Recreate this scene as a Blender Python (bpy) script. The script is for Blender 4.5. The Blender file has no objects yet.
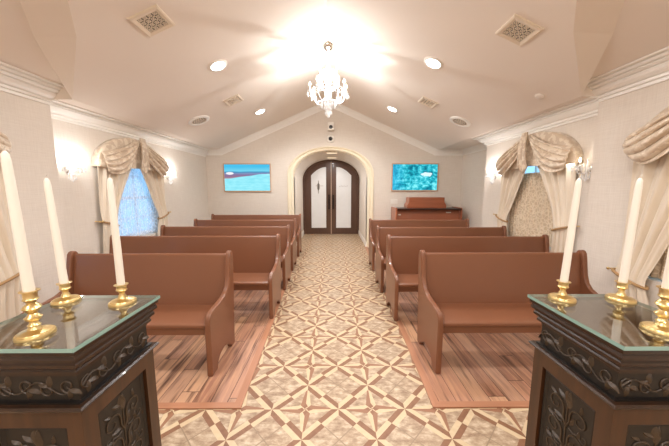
import bpy, math, random
from mathutils import Vector, Matrix
random.seed(7)
C = bpy.context.scene.collection
PI = math.pi

# ------------------------------------------------------------------ helpers
def lin(c):
    return tuple(((x/255)/12.92 if x/255 <= .04045 else ((x/255+.055)/1.055)**2.4) for x in c) + (1,)

class MB:
    """collects shapes, linked as ONE mesh object by build()"""
    def __init__(s): s.v = []; s.f = []; s.m = []
    def add(s, vs, fs, mi=0):
        o = len(s.v); s.v += [tuple(p) for p in vs]
        for f in fs: s.f.append(tuple(i+o for i in f)); s.m.append(mi)
        return s
    def box(s, x0, x1, y0, y1, z0, z1, mi=0):
        vs = [(x, y, z) for z in (z0, z1) for y in (y0, y1) for x in (x0, x1)]
        return s.add(vs, [(0,2,3,1),(4,5,7,6),(0,1,5,4),(2,6,7,3),(0,4,6,2),(1,3,7,5)], mi)
    def prism(s, poly, a, b, axis='x', mi=0):
        n = len(poly)
        def P(p, t):
            if axis == 'x': return (t, p[0], p[1])
            if axis == 'y': return (p[0], t, p[1])
            return (p[0], p[1], t)
        vs = [P(p, a) for p in poly]+[P(p, b) for p in poly]
        fs = [tuple(range(n))[::-1], tuple(range(n, 2*n))]
        fs += [(i, (i+1) % n, n+(i+1) % n, n+i) for i in range(n)]
        return s.add(vs, fs, mi)
    def lathe(s, prof, c=(0,0,0), n=20, mi=0, M=None, cap=True):
        vs = []
        for r, z in prof:
            for k in range(n):
                a = 2*PI*k/n; p = Vector((r*math.cos(a), r*math.sin(a), z))
                if M: p = M @ p
                vs.append((p.x+c[0], p.y+c[1], p.z+c[2]))
        fs = []
        for i in range(len(prof)-1):
            for k in range(n):
                fs.append((i*n+k, i*n+(k+1) % n, (i+1)*n+(k+1) % n, (i+1)*n+k))
        if cap:
            fs.append(tuple(range(n))[::-1]); fs.append(tuple((len(prof)-1)*n+k for k in range(n)))
        return s.add(vs, fs, mi)
    def tube(s, pts, r, n=8, mi=0):
        pts = [Vector(p) for p in pts]; rs = r if isinstance(r, (list, tuple)) else [r]*len(pts)
        up = None; rings = []
        for i, p in enumerate(pts):
            t = (pts[min(i+1, len(pts)-1)]-pts[max(i-1, 0)])
            if t.length < 1e-9: t = Vector((0,0,1))
            t.normalize()
            if up is None:
                up = Vector((0,0,1)) if abs(t.z) < .9 else Vector((1,0,0))
            a = t.cross(up)
            if a.length < 1e-6: a = t.orthogonal()
            a.normalize(); b = a.cross(t); up = b
            rings.append([p+a*(rs[i]*math.cos(2*PI*k/n))+b*(rs[i]*math.sin(2*PI*k/n)) for k in range(n)])
        vs = [q for g in rings for q in g]; fs = []
        for i in range(len(rings)-1):
            for k in range(n): fs.append((i*n+k, i*n+(k+1) % n, (i+1)*n+(k+1) % n, (i+1)*n+k))
        fs.append(tuple(range(n))[::-1]); fs.append(tuple((len(rings)-1)*n+k for k in range(n)))
        return s.add(vs, fs, mi)
    def grid(s, fn, nu, nv, mi=0):
        vs = [fn(i/nu, j/nv) for j in range(nv+1) for i in range(nu+1)]
        fs = [(j*(nu+1)+i, j*(nu+1)+i+1, (j+1)*(nu+1)+i+1, (j+1)*(nu+1)+i) for j in range(nv) for i in range(nu)]
        return s.add(vs, fs, mi)
    def rings(s, R, closed=True, mi=0, caps=True):
        n = len(R[0]); vs = [p for g in R for p in g]; fs = []
        for i in range(len(R)-1):
            for k in range(n if closed else n-1):
                fs.append((i*n+k, i*n+(k+1) % n, (i+1)*n+(k+1) % n, (i+1)*n+k))
        if caps and closed:
            fs.append(tuple(range(n))[::-1]); fs.append(tuple((len(R)-1)*n+k for k in range(n)))
        return s.add(vs, fs, mi)
    def build(s, name, mat, parent=None, smooth=False, bevel=0, solid=0, ang=40, loc=None):
        me = bpy.data.meshes.new(name); me.from_pydata(s.v, [], s.f)
        mats = mat if isinstance(mat, (list, tuple)) else [mat]
        for m in mats: me.materials.append(m)
        if len(mats) > 1: me.polygons.foreach_set('material_index', s.m)
        import bmesh
        bm = bmesh.new(); bm.from_mesh(me); bmesh.ops.recalc_face_normals(bm, faces=bm.faces); bm.to_mesh(me); bm.free()
        if smooth:
            me.polygons.foreach_set('use_smooth', [True]*len(me.polygons)); me.set_sharp_from_angle(angle=math.radians(ang))
        me.update()
        o = bpy.data.objects.new(name, me); C.objects.link(o)
        if parent: o.parent = parent
        if loc: o.location = loc
        if solid:
            q = o.modifiers.new('thickness', 'SOLIDIFY'); q.thickness = solid; q.offset = 0
        if bevel:
            q = o.modifiers.new('bevel', 'BEVEL'); q.width = bevel; q.segments = 3; q.limit_method = 'ANGLE'; q.angle_limit = math.radians(35)
            me.polygons.foreach_set('use_smooth', [True]*len(me.polygons))
            q.harden_normals = True
        return o

def tag(o, label, cat, group=None):
    o['label'] = label; o['category'] = cat
    if group: o['group'] = group
    return o
def thing(name, label, cat, loc=(0,0,0), rot=(0,0,0), group=None):
    o = bpy.data.objects.new(name, None); C.objects.link(o); o.empty_display_size = .1
    o.location = loc; o.rotation_euler = rot
    return tag(o, label, cat, group)
def struct(o):
    o['kind'] = 'structure'; return o
def dup(root, loc, rot=None, label=None, name=None):
    def rec(o, par):
        c = o.copy(); C.objects.link(c)
        if par: c.parent = par
        for ch in list(o.children):
            rec(ch, c)
        return c
    r = rec(root, None); r.location = loc
    if rot is not None: r.rotation_euler = rot
    if label: r['label'] = label
    return r

# ------------------------------------------------------------------ materials
class NT:
    def __init__(s, name):
        s.mat = bpy.data.materials.new(name); s.mat.use_nodes = True
        s.t = s.mat.node_tree; s.b = s.t.nodes['Principled BSDF']; s.out = s.t.nodes['Material Output']
    def n(s, typ, **kw):
        x = s.t.nodes.new(typ)
        for k, v in kw.items(): setattr(x, k, v)
        return x
    def link(s, a, b): s.t.links.new(a, b)
    def put(s, sock, v):
        if isinstance(v, bpy.types.NodeSocket): s.link(v, sock)
        else: sock.default_value = v
    def math(s, op, a, b=0.0, c=0.0):
        x = s.n('ShaderNodeMath', operation=op); s.put(x.inputs[0], a); s.put(x.inputs[1], b); s.put(x.inputs[2], c)
        return x.outputs[0]
    def mix(s, f, a, b):
        x = s.n('ShaderNodeMix', data_type='RGBA'); s.put(x.inputs[0], f); s.put(x.inputs[6], a); s.put(x.inputs[7], b)
        return x.outputs[2]
    def pos(s, kind='Object'):
        return s.n('ShaderNodeTexCoord').outputs[kind]
    def xyz(s, v):
        x = s.n('ShaderNodeSeparateXYZ'); s.link(v, x.inputs[0]); return x.outputs
    def comb(s, x, y, z):
        c = s.n('ShaderNodeCombineXYZ')
        for i, q in enumerate((x, y, z)): s.put(c.inputs[i], q)
        return c.outputs[0]
    def noise(s, v, scale, detail=3, rough=.5):
        x = s.n('ShaderNodeTexNoise'); s.link(v, x.inputs['Vector']); x.inputs['Scale'].default_value = scale
        x.inputs['Detail'].default_value = detail; x.inputs['Roughness'].default_value = rough
        return x.outputs['Fac']
    def stretch(s, v, sc):
        x = s.n('ShaderNodeMapping'); s.link(v, x.inputs[0]); x.inputs['Scale'].default_value = sc; return x.outputs[0]
    def ramp(s, f, stops, interp='LINEAR'):
        x = s.n('ShaderNodeValToRGB'); s.link(f, x.inputs[0]); x.color_ramp.interpolation = interp
        e = x.color_ramp.elements
        while len(e) < len(stops): e.new(.5)
        for el, (p, c) in zip(e, stops): el.position = p; el.color = c
        return x.outputs[0]
    def bump(s, h, strength=.2, dist=.01):
        x = s.n('ShaderNodeBump'); s.link(h, x.inputs['Height']); x.inputs['Strength'].default_value = strength
        x.inputs['Distance'].default_value = dist; s.link(x.outputs[0], s.b.inputs['Normal'])
    def set(s, color=None, rough=.5, metal=0, spec=.5, coat=0, trans=0, sheen=0):
        if color is not None: s.put(s.b.inputs['Base Color'], color)
        s.put(s.b.inputs['Roughness'], rough); s.b.inputs['Metallic'].default_value = metal
        s.b.inputs['Specular IOR Level'].default_value = spec; s.b.inputs['Coat Weight'].default_value = coat
        s.b.inputs['Transmission Weight'].default_value = trans; s.b.inputs['Sheen Weight'].default_value = sheen
        return s.mat

def plain(name, rgb, rough=.5, metal=0, spec=.5, coat=0, var=.06, vs=8, trans=0):
    t = NT(name); c = lin(rgb)
    d = tuple(x*(1-var) for x in c[:3])+(1,)
    col = t.mix(t.noise(t.pos(), vs), d, c)
    return t.set(col, rough, metal, spec, coat, trans)

def m_wallpaper():
    t = NT('linen_wallpaper'); p = t.pos()
    a = t.noise(t.stretch(p, (6, 6, 220)), 1, 2); b = t.noise(t.stretch(p, (160, 160, 5)), 1, 2)
    f = t.math('MULTIPLY', t.math('ADD', a, b), .5)
    col = t.ramp(f, [(.30, lin((219,209,197))), (.70, lin((234,226,215)))])
    t.bump(f, .25, .003); return t.set(col, .75, spec=.25)
def m_ceiling():
    t = NT('ceiling_paint'); p = t.pos(); f = t.noise(p, 60, 4)
    col = t.mix(t.noise(p, 1.5), lin((236,226,215)), lin((240,231,221)))
    t.bump(f, .12, .003); return t.set(col, .8, spec=.2)

def m_tile():
    t = NT('star_pattern_tile'); x, y, _ = t.xyz(t.pos())
    S = .457
    u = t.math('DIVIDE', t.math('ADD', x, .420), S); v = t.math('DIVIDE', t.math('SUBTRACT', y, 1.685), S)
    a = t.math('ADD', u, v); b = t.math('SUBTRACT', u, v)
    da = t.math('SUBTRACT', a, t.math('ROUND', a)); db = t.math('SUBTRACT', b, t.math('ROUND', b))
    ada = t.math('ABSOLUTE', da); adb = t.math('ABSOLUTE', db)
    w = .106
    ina = t.math('LESS_THAN', ada, w); inb = t.math('LESS_THAN', adb, w)
    # two-tone halves of the diagonal bands, swapping at their middle
    sa = t.math('GREATER_THAN', t.math('MULTIPLY', da, db), 0.0)
    # band runs along the axis with the smaller distance
    isa = t.math('LESS_THAN', ada, adb)
    band = t.math('MAXIMUM', ina, inb)
    tone_band = t.math('ABSOLUTE', t.math('SUBTRACT', sa, isa))
    # which diamond
    fa = t.math('FLOOR', a); fb = t.math('FLOOR', b)
    par = t.math('MODULO', t.math('ADD', t.math('SUBTRACT', fa, fb), 1000.0), 2.0)   # 0 star, 1 stone
    ca = t.math('SUBTRACT', t.math('SUBTRACT', a, fa), .5); cb = t.math('SUBTRACT', t.math('SUBTRACT', b, fb), .5)
    lu = t.math('MULTIPLY', t.math('ADD', ca, cb), .5); lv = t.math('MULTIPLY', t.math('SUBTRACT', ca, cb), .5)
    alu = t.math('ABSOLUTE', lu); alv = t.math('ABSOLUTE', lv)
    mn = t.math('MINIMUM', alu, alv); mx = t.math('MAXIMUM', alu, alv)
    star = t.math('SUBTRACT', 1.0, par)
    arm = t.math('MULTIPLY', t.math('LESS_THAN', mn, t.math('MULTIPLY', t.math('SUBTRACT', .53, mx), .17)), star)
    tone_arm = t.math('GREATER_THAN', t.math('MULTIPLY', t.math('MULTIPLY', lu, lv), t.math('SUBTRACT', alu, alv)), 0.0)
    # eight-point star in the middle
    kite = t.math('LESS_THAN', t.math('ADD', mx, t.math('MULTIPLY', mn, 1.9)), .115)
    kite2 = t.math('LESS_THAN', t.math('ADD', t.math('MULTIPLY', t.math('SUBTRACT', mx, mn), 2.2), t.math('MULTIPLY', mn, .55)), .055)
    core = t.math('MULTIPLY', t.math('MAXIMUM', kite, kite2), star)
    # stone
    p = t.pos(); sn = t.noise(t.stretch(p, (14, 26, 1)), 1, 5, .65)
    stone = t.ramp(sn, [(.36, lin((146,120,96))), (.50, lin((176,152,126))), (.66, lin((208,189,163)))])
    gl = t.math('MULTIPLY', t.math('LESS_THAN', t.math('MINIMUM', t.math('ABSOLUTE', ca), t.math('ABSOLUTE', cb)), .011), par)
    stone = t.mix(gl, stone, lin((150,128,104)))
    wn = t.noise(t.stretch(p, (30, 30, 1)), 1, 4)
    dark = t.mix(wn, lin((114,76,53)), lin((154,112,84)))
    lite = t.mix(wn, lin((196,172,136)), lin((216,196,163)))
    armc = t.mix(tone_arm, lite, lin((150,108,82))); bandc = t.mix(tone_band, lite, dark)
    corec = t.mix(kite2, lin((140,98,72)), t.mix(tone_arm, lite, dark))
    c = t.mix(arm, stone, armc); c = t.mix(core, c, corec); c = t.mix(band, c, bandc)
    t.bump(sn, .05, .002)
    return t.set(c, .42, spec=.35)

def m_planks():
    t = NT('rustic_plank_floor'); p = t.pos(); x, y, _ = t.xyz(p)
    W = .125
    col = t.math('DIVIDE', x, W); ci = t.math('FLOOR', col)
    wn = t.n('ShaderNodeTexWhiteNoise', noise_dimensions='1D'); t.link(ci, wn.inputs['W'])
    yy = t.math('DIVIDE', t.math('ADD', y, t.math('MULTIPLY', wn.outputs['Value'], 1.2)), 1.2); yi = t.math('FLOOR', yy)
    wn2 = t.n('ShaderNodeTexWhiteNoise', noise_dimensions='2D'); t.link(t.comb(ci, yi, 0.0), wn2.inputs['Vector'])
    base = t.ramp(wn2.outputs['Value'], [(0, lin((160,114,92))), (.3, lin((188,140,114))), (.55, lin((164,126,108))), (.8, lin((208,164,130))), (1, lin((144,106,90)))])
    pv = t.comb(t.math('ADD', x, t.math('MULTIPLY', wn2.outputs['Value'], 7.0)), y, 0.0)
    g = t.noise(t.stretch(pv, (45, 2.2, 1)), 1, 6, .65)
    g2 = t.noise(t.stretch(pv, (16, 1.1, 1)), 1, 4, .6)
    c = t.mix(t.ramp(g, [(.46, (0,0,0,1)), (.72, (1,1,1,1))]), base, lin((206,160,124)))
    c = t.mix(t.ramp(g2, [(.32, (1,1,1,1)), (.50, (0,0,0,1))]), c, lin((98,66,52)))
    fx = t.math('SUBTRACT', col, ci); fy = t.math('SUBTRACT', yy, yi)
    ed = t.math('MAXIMUM', t.math('LESS_THAN', fx, .03), t.math('LESS_THAN', fy, .004))
    c = t.mix(ed, c, lin((70,44,34)))
    t.bump(g, .1, .002)
    return t.set(c, .36, spec=.4)

def wood(name, a, b, rough=.35, axis='x', scale=1, coat=.2):
    t = NT(name); p = t.pos()
    sc = {'x': (2, 40, 40), 'y': (40, 2, 40), 'z': (40, 40, 2)}[axis]
    f = t.noise(t.stretch(p, tuple(q*scale for q in sc)), 1, 4)
    c = t.mix(f, lin(a), lin(b)); t.bump(f, .05, .002)
    return t.set(c, rough, spec=.4, coat=coat)

def m_fabric():
    t = NT('champagne_satin'); p = t.pos()
    f = t.noise(p, 16, 3); r = t.ramp(f, [(.48, (0,0,0,1)), (.52, (1,1,1,1))])
    c = t.mix(r, lin((210,190,166)), lin((232,217,196)))
    t.put(t.b.inputs['Roughness'], .3)
    m = t.set(c, .33, spec=.7, sheen=.2)
    w = t.noise(t.stretch(p, (5, 5, 1.5)), 1, 3); t.bump(w, .2, .02)
    return m
def m_panel():
    t = NT('ivory_satin_panel'); p = t.pos()
    f = t.noise(t.stretch(p, (30, 30, 3)), 1, 3)
    c = t.mix(f, lin((222,207,184)), lin((238,226,208)))
    return t.set(c, .4, spec=.5, sheen=.3)
def m_sheer(name, rgb, opaque):
    t = NT(name); p = t.pos()
    vo = t.n('ShaderNodeTexVoronoi', feature='DISTANCE_TO_EDGE'); t.link(t.stretch(p, (16, 1, 12)), vo.inputs['Vector']); vo.inputs['Scale'].default_value = 1
    lace = t.math('LESS_THAN', vo.outputs['Distance'], .10)
    d = t.n('ShaderNodeBsdfDiffuse'); d.inputs[0].default_value = lin(rgb)
    tl = t.n('ShaderNodeBsdfTranslucent'); tl.inputs[0].default_value = lin(rgb)
    tr = t.n('ShaderNodeBsdfTransparent')
    a = t.n('ShaderNodeMixShader'); a.inputs[0].default_value = .5; t.link(d.outputs[0], a.inputs[1]); t.link(tl.outputs[0], a.inputs[2])
    b = t.n('ShaderNodeMixShader'); t.link(tr.outputs[0], b.inputs[1]); t.link(a.outputs[0], b.inputs[2])
    t.put(b.inputs[0], t.math('ADD', opaque, t.math('MULTIPLY', lace, min(.3, 1-opaque))))
    t.link(b.outputs[0], t.out.inputs[0]); return t.mat
def m_lace():
    t = NT('beige_lace_sheer'); p = t.pos()
    vo = t.n('ShaderNodeTexVoronoi', feature='DISTANCE_TO_EDGE'); t.link(t.stretch(p, (30, 1, 22)), vo.inputs['Vector']); vo.inputs['Scale'].default_value = 1
    c = t.mix(t.ramp(vo.outputs['Distance'], [(.06, (0,0,0,1)), (.14, (1,1,1,1))]), lin((226,210,186)), lin((200,180,152)))
    return t.set(c, .8, spec=.2)
def m_thin_glass(name, tint=(245,250,248), amount=.08):
    t = NT(name)
    tr = t.n('ShaderNodeBsdfTransparent'); tr.inputs[0].default_value = lin(tint)
    gl = t.n('ShaderNodeBsdfGlossy'); gl.inputs['Roughness'].default_value = .03
    fr = t.n('ShaderNodeLayerWeight'); fr.inputs[0].default_value = .5; fr5 = t.math('MULTIPLY_ADD', t.math('POWER', fr.outputs['Facing'], 4.5), .9, .04)
    b = t.n('ShaderNodeMixShader'); t.link(t.math('MAXIMUM', fr5, amount), b.inputs[0]); t.link(tr.outputs[0], b.inputs[1]); t.link(gl.outputs[0], b.inputs[2])
    t.link(b.outputs[0], t.out.inputs[0]); return t.mat
def m_crystal():
    t = NT('cut_crystal')
    tr = t.n('ShaderNodeBsdfTransparent'); tr.inputs[0].default_value = (.93,.93,.93,1)
    p = t.set((1,1,1,1), .06, spec=.9)
    b = t.n('ShaderNodeMixShader'); b.inputs[0].default_value = .72
    t.link(tr.outputs[0], b.inputs[1]); t.link(t.b.outputs[0], b.inputs[2]); t.link(b.outputs[0], t.out.inputs[0]); return t.mat
def m_emit(name, rgb, st):
    t = NT(name); e = t.n('ShaderNodeEmission'); e.inputs[0].default_value = lin(rgb); e.inputs[1].default_value = st
    t.link(e.outputs[0], t.out.inputs[0]); return t.mat
def m_screen_lake():
    t = NT('lake_picture_screen'); g = t.pos('Generated'); x, y, z = t.xyz(g)
    n1 = t.noise(t.stretch(g, (2.2, 1, 9)), 1, 4); n2 = t.noise(t.stretch(g, (6, 1, 14)), 1, 4)
    zz = t.math('ADD', z, t.math('MULTIPLY', t.math('SUBTRACT', n1, .5), .10))
    zz = t.math('SUBTRACT', zz, t.math('MULTIPLY', x, .02))
    sky = t.ramp(zz, [(0, lin((110,205,222))), (.30, lin((150,232,244))), (.42, lin((168,236,246))), (.50, lin((150,110,130))), (.60, lin((128,110,150))),
                      (.66, lin((120,140,180))), (.69, lin((60,130,175))), (.74, lin((110,200,225))), (.9, lin((70,180,220)))])
    diag = t.math('ADD', t.math('SUBTRACT', zz, .52), t.math('MULTIPLY', t.math('SUBTRACT', .5, x), .26))
    sea = t.ramp(diag, [(-0.0, lin((146,226,240))), (.02, lin((150,110,130)))])
    msk = t.math('MULTIPLY', t.math('LESS_THAN', zz, .62), t.math('LESS_THAN', diag, .03))
    c = t.mix(msk, sky, t.mix(n2, lin((92,200,218)), lin((176,240,248))))
    hx = t.math('SUBTRACT', x, .12); hz = t.math('MULTIPLY', t.math('SUBTRACT', z, .66), 1.6)
    glow = t.math('LESS_THAN', t.math('ADD', t.math('MULTIPLY', hx, hx), t.math('MULTIPLY', hz, hz)), .007)
    c = t.mix(t.math('MULTIPLY', glow, .8), c, lin((250,245,245)))
    e = t.n('ShaderNodeEmission'); t.link(c, e.inputs[0]); e.inputs[1].default_value = SCR
    t.link(e.outputs[0], t.out.inputs[0]); return t.mat
def m_screen_reef():
    t = NT('reef_picture_screen'); g = t.pos('Generated'); x, y, z = t.xyz(g)
    n = t.noise(t.stretch(g, (9, 1, 7)), 1, 5, .7); n2 = t.noise(t.stretch(g, (3, 1, 2)), 1, 2)
    f = t.math('ADD', t.math('MULTIPLY', n, .8), t.math('MULTIPLY', n2, .3))
    c = t.ramp(f, [(.36, lin((10,70,92))), (.48, lin((24,128,150))), (.56, lin((44,186,204))), (.66, lin((130,232,240)))])
    c = t.mix(t.ramp(x, [(0, (.6,.6,.6,1)), (.3, (0,0,0,1))]), c, lin((56,170,220)))
    hx = t.math('MULTIPLY', t.math('SUBTRACT', x, .74), .8); hz = t.math('SUBTRACT', z, .60)
    d = t.math('ADD', t.math('MULTIPLY', hx, hx), t.math('MULTIPLY', hz, hz))
    glow = t.math('LESS_THAN', t.math('ADD', d, t.math('MULTIPLY', t.math('SUBTRACT', n, .5), .07)), .006)
    c = t.mix(t.math('MULTIPLY', glow, .85), c, lin((225,250,255)))
    e = t.n('ShaderNodeEmission'); t.link(c, e.inputs[0]); e.inputs[1].default_value = SCR
    t.link(e.outputs[0], t.out.inputs[0]); return t.mat
SCR = 1.1
def m_frosted():
    t = NT('frosted_glass'); p = t.pos(); f = t.noise(p, 6, 3)
    c = t.mix(f, lin((232,234,236)), lin((242,244,245)))
    return t.set(c, .3, spec=.5)

M = dict(
    wall=m_wallpaper(), ceil=m_ceiling(), tile=m_tile(), plank=m_planks(),
    border=wood('pale_border_wood', (164,112,84), (190,138,106), .35, 'y'),
    borderx=wood('pale_cross_border_wood', (164,112,84), (190,138,106), .35, 'x'),
    trim=plain('white_trim_paint', (250,247,241), .35, var=.02),
    cream=plain('cream_arch_paint', (245,234,208), .45, var=.04),
    pew=plain('brown_pew_enamel', (128,82,57), .33, spec=.45, coat=.12, var=.07, vs=3),
    ped=wood('walnut_brown_stain', (44,27,16), (88,56,33), .34, 'z', 1, .08),
    pedx=wood('walnut_moulding_stain', (30,19,12), (66,43,27), .3, 'y', 1, .12),
    pdark=plain('dark_frieze_stain', (33,25,17), .5, coat=.05, var=.35, vs=30),
    carve=plain('antiqued_carving', (72,54,35), .42, coat=.1, var=.45, vs=40),
    black=plain('black_bead', (24,20,18), .3),
    brass=plain('polished_brass', (238,212,152), .3, metal=1, var=.12, vs=60),
    wax=plain('ivory_candle_wax', (244,236,222), .42, spec=.4, var=.03),
    wick=plain('white_wick', (214,204,190), .8),
    satin=m_fabric(), panel=m_panel(),
    sheer_blue=m_sheer('white_lace_sheer', (240,243,248), .58), sheer_beige=m_lace(),
    rope=plain('gold_tieback_cord', (188,150,104), .5, var=.3, vs=120),
    glass=m_thin_glass('window_glass'), tabletop=m_thin_glass('tabletop_glass', (240,240,236), .40),
    edge=plain('green_glass_edge', (142,176,166), .1, spec=.8),
    crystal=m_crystal(), chrome=plain('chrome', (222,214,204), .15, metal=1, var=.03),
    bulb=m_emit('lit_bulb', (255,240,214), 30), lens=m_emit('lit_lens', (255,248,236), 18), fix=m_emit('lit_fixture', (255,232,196), 1.2),
    door=wood('dark_walnut_door', (74,50,38), (100,70,54), .35, 'z'), frost=m_frosted(), etch=plain('grey_etching', (176,170,164), .6),
    bronze=plain('dark_bronze', (52,38,32), .35, metal=.6),
    tvframe=plain('copper_tan_bezel', (206,164,128), .4, var=.05), lake=m_screen_lake(), reef=m_screen_reef(),
    organ=wood('cherry_organ_veneer', (132,70,46), (184,112,78), .3, 'x', .5, .3), organd=wood('dark_organ_frame', (44,26,20), (70,42,32), .3, 'x'),
    key=plain('ivory_keys', (232,226,212), .35), plate=plain('white_plastic', (240,234,224), .4, var=.02), dark=plain('dark_plastic', (44,40,38), .3),
    hole_shade=plain('painted_hole_shade', (26,20,16), .9), filig=plain('aged_filigree', (226,210,188), .5), vent=plain('ivory_vent_paint', (232,218,198), .45, var=.04),
)

# ------------------------------------------------------------------ room numbers
LX, RX, AX, EY, FZ = -3.17, 2.87, 3.25, 6.9, 2.46
NLX, NRX, LCY, RCY, JY, BY = -3.05, 2.77, 3.06, 2.93, 5.16, -3.0
KL, KR = -2.80, 2.58; APX, APZ = -.07, 3.63
SL = (APZ-FZ)/(APX-KL); SR = (APZ-FZ)/(KR-APX)
XC, AHW, ASP, ATOP, DY = -.06, .93, 1.80, 2.45, 8.98
def arch(x, hw=AHW, sp=ASP, top=ATOP):
    q = min(1, abs((x-XC)/hw)); return sp+(top-sp)*(1-q**2.1)**.5
def ceil_z(x):
    if x <= KL or x >= KR: return FZ
    return FZ+SL*(x-KL) if x < APX else FZ+SR*(KR-x)

# ------------------------------------------------------------------ setting
b = MB(); b.box(-1.6, 1.6, DY+.11, DY+.25, 0, 3); struct(b.build('wall_light_block', M['wall']))  # unseen wall added close behind the door to block leaking daylight
b = MB(); b.box(-3.5, 3.5, BY, DY+.4, -.1, 0); struct(b.build('floor', M['tile']))
def ax_l(y): return -.636-(y-1.69)*.037
def ax_r(y): return .692+(y-1.69)*.026
for nm, fn, X, sgn in (('floor_left', ax_l, LX, -1), ('floor_right', ax_r, AX, 1)):
    y0, y1 = 1.74, EY
    b = MB(); w = .055*sgn
    if sgn > 0: b.prism([(fn(y0)+w, y0), (RX, y0), (RX, JY), (AX, JY), (AX, y1), (fn(y1)+w, y1)], 0, .006, 'z')
    else: b.prism([(fn(y0)+w, y0), (X, y0), (X, y1), (fn(y1)+w, y1)], 0, .006, 'z')
    struct(b.build(nm, M['plank']))
b = MB(); b.prism([(ax_l(1.69), 1.69), (ax_l(EY), EY), (ax_l(EY)-.055, EY), (ax_l(1.74)-.055, 1.74)], 0, .009, 'z'); struct(b.build('trim_1', M['border']))
b = MB(); b.prism([(ax_r(1.69), 1.69), (ax_r(EY), EY), (ax_r(EY)+.055, EY), (ax_r(1.74)+.055, 1.74)], 0, .009, 'z'); struct(b.build('trim_2', M['border']))
b = MB(); b.prism([(ax_l(1.69), 1.69), (ax_l(1.74)-.055, 1.74), (NLX, 1.74), (NLX, 1.69)], 0, .009, 'z'); struct(b.build('trim_3', M['borderx']))
b = MB(); b.prism([(ax_r(1.69), 1.69), (ax_r(1.74)+.055, 1.74), (NRX, 1.74), (NRX, 1.69)], 0, .009, 'z'); struct(b.build('trim_4', M['borderx']))

WIN = dict(fl=4.34, fr=3.85, nl=1.80, nr=1.77)
WH, WZ0, WZ1 = .56, .72, 2.02
def wall_with_hole(name, x0, x1, y0, y1, cy):
    b = MB()
    b.box(x0, x1, y0, cy-WH, 0, 2.75); b.box(x0, x1, cy+WH, y1, 0, 2.75)
    b.box(x0, x1, cy-WH, cy+WH, 0, WZ0); b.box(x0, x1, cy-WH, cy+WH, WZ1, 2.75)
    return struct(b.build(name, M['wall']))
wall_with_hole('wall_left_rear', LX-.18, LX, LCY, EY+.15, WIN['fl'])
wall_with_hole('wall_left_front', LX-.18, NLX, BY, LCY, WIN['nl'])
wall_with_hole('wall_right_middle', RX, RX+.2, RCY, JY, WIN['fr'])
wall_with_hole('wall_right_front', NRX, RX+.2, BY, RCY, WIN['nr'])
b = MB(); b.box(AX, AX+.15, JY-.2, EY+.15, 0, 2.75); b.box(RX+.2, AX, JY-.2, JY, 0, 2.75); struct(b.build('wall_right_rear', M['wall']))
b = MB(); b.box(-3.4, 3.1, BY-.15, BY, 0, 3.9); struct(b.build('wall_back', M['wall']))
# far wall with the arched recess
b = MB(); xs = sorted(set([LX, KL, APX, KR, AX, XC-AHW, XC+AHW]+[XC+AHW*math.sin(i*PI/40) for i in range(-20, 21)]))
for xa, xb in zip(xs, xs[1:]):
    inside = xa >= XC-AHW-1e-6 and xb <= XC+AHW+1e-6
    za, zb = (arch(xa), arch(xb)) if inside else (0, 0)
    b.prism([(xa, za), (xb, zb), (xb, ceil_z(xb)+.03), (xa, ceil_z(xa)+.03)], EY, EY+.15, 'y')
struct(b.build('wall_far', M['wall']))
def arch_path(hw, sp, top, n=28):
    pts = [(XC-hw, 0), (XC-hw, sp*.5)]
    for i in range(n+1):
        x = XC+hw*math.sin(-PI/2+PI*i/n); pts.append((x, arch(x, hw, sp, top)))
    return pts+[(XC+hw, sp*.5), (XC+hw, 0)]
pi_, po_ = arch_path(AHW, ASP, ATOP), arch_path(AHW+.12, ASP+.05, ATOP+.12)
b = MB(); b.rings([[(i[0], EY+.15, i[1]), (o[0], EY+.15, o[1]), (o[0], DY+.1, o[1]), (i[0], DY+.1, i[1])] for i, o in zip(pi_, po_)])
struct(b.build('wall_recess', M['wall'], smooth=True))
def lerp(p, q, t): return (p[0]+(q[0]-p[0])*t, p[1]+(q[1]-p[1])*t)
pm = arch_path(AHW+.16, ASP+.06, ATOP+.10)
R = []
for i, o in zip(pi_, pm):
    prof = [(0, .16), (0, -.012), (.12, -.022), (.2, -.04), (.42, -.036), (.5, -.018), (.62, -.03), (.85, -.05), (1, -.03), (1, .004)]
    R.append([(lerp(i, o, t)[0], EY+d, lerp(i, o, t)[1]) for t, d in prof])
b = MB(); b.rings(R); struct(b.build('trim_5', M['cream'], smooth=True))

# ceiling
b = MB()
def cz(pts): return pts
# left slope, right slope, flat strips
hipR = [(KR, RCY), (1.92, 2.32), (1.60, 1.93), (1.60, BY)]
nR = [(2.60, RCY), (2.27, 2.35), (1.95, 1.93), (1.95, BY)]
hipL = [(KL, LCY), (-2.12, 2.42), (-1.80, 2.0), (-1.80, BY)]
nL = [(-2.88, LCY), (-2.50, 2.45), (-2.15, 2.0), (-2.15, BY)]
def zr(x): return FZ+SR*(KR-x)
def zl(x): return FZ+SL*(x-KL)
def znr(x): return 2.60+SR*(2.60-x)
def znl(x): return 2.60+SL*(x+2.88)
def poly(pts): b.add(pts, [tuple(range(len(pts)))])
poly([(APX, EY+.1, APZ), (APX, BY, APZ)]+[(x, y, zr(x)) for x, y in hipR[::-1]]+[(KR, EY+.1, FZ)])
poly([(APX, EY+.1, APZ), (APX, BY, APZ)]+[(x, y, zl(x)) for x, y in hipL[::-1]]+[(KL, EY+.1, FZ)])
poly([(KR, EY+.1, FZ), (KR, RCY, FZ), (AX+.1, RCY, FZ), (AX+.1, EY+.1, FZ)])
poly([(KL, EY+.1, FZ), (KL, LCY, FZ), (LX-.1, LCY, FZ), (LX-.1, EY+.1, FZ)])
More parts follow.
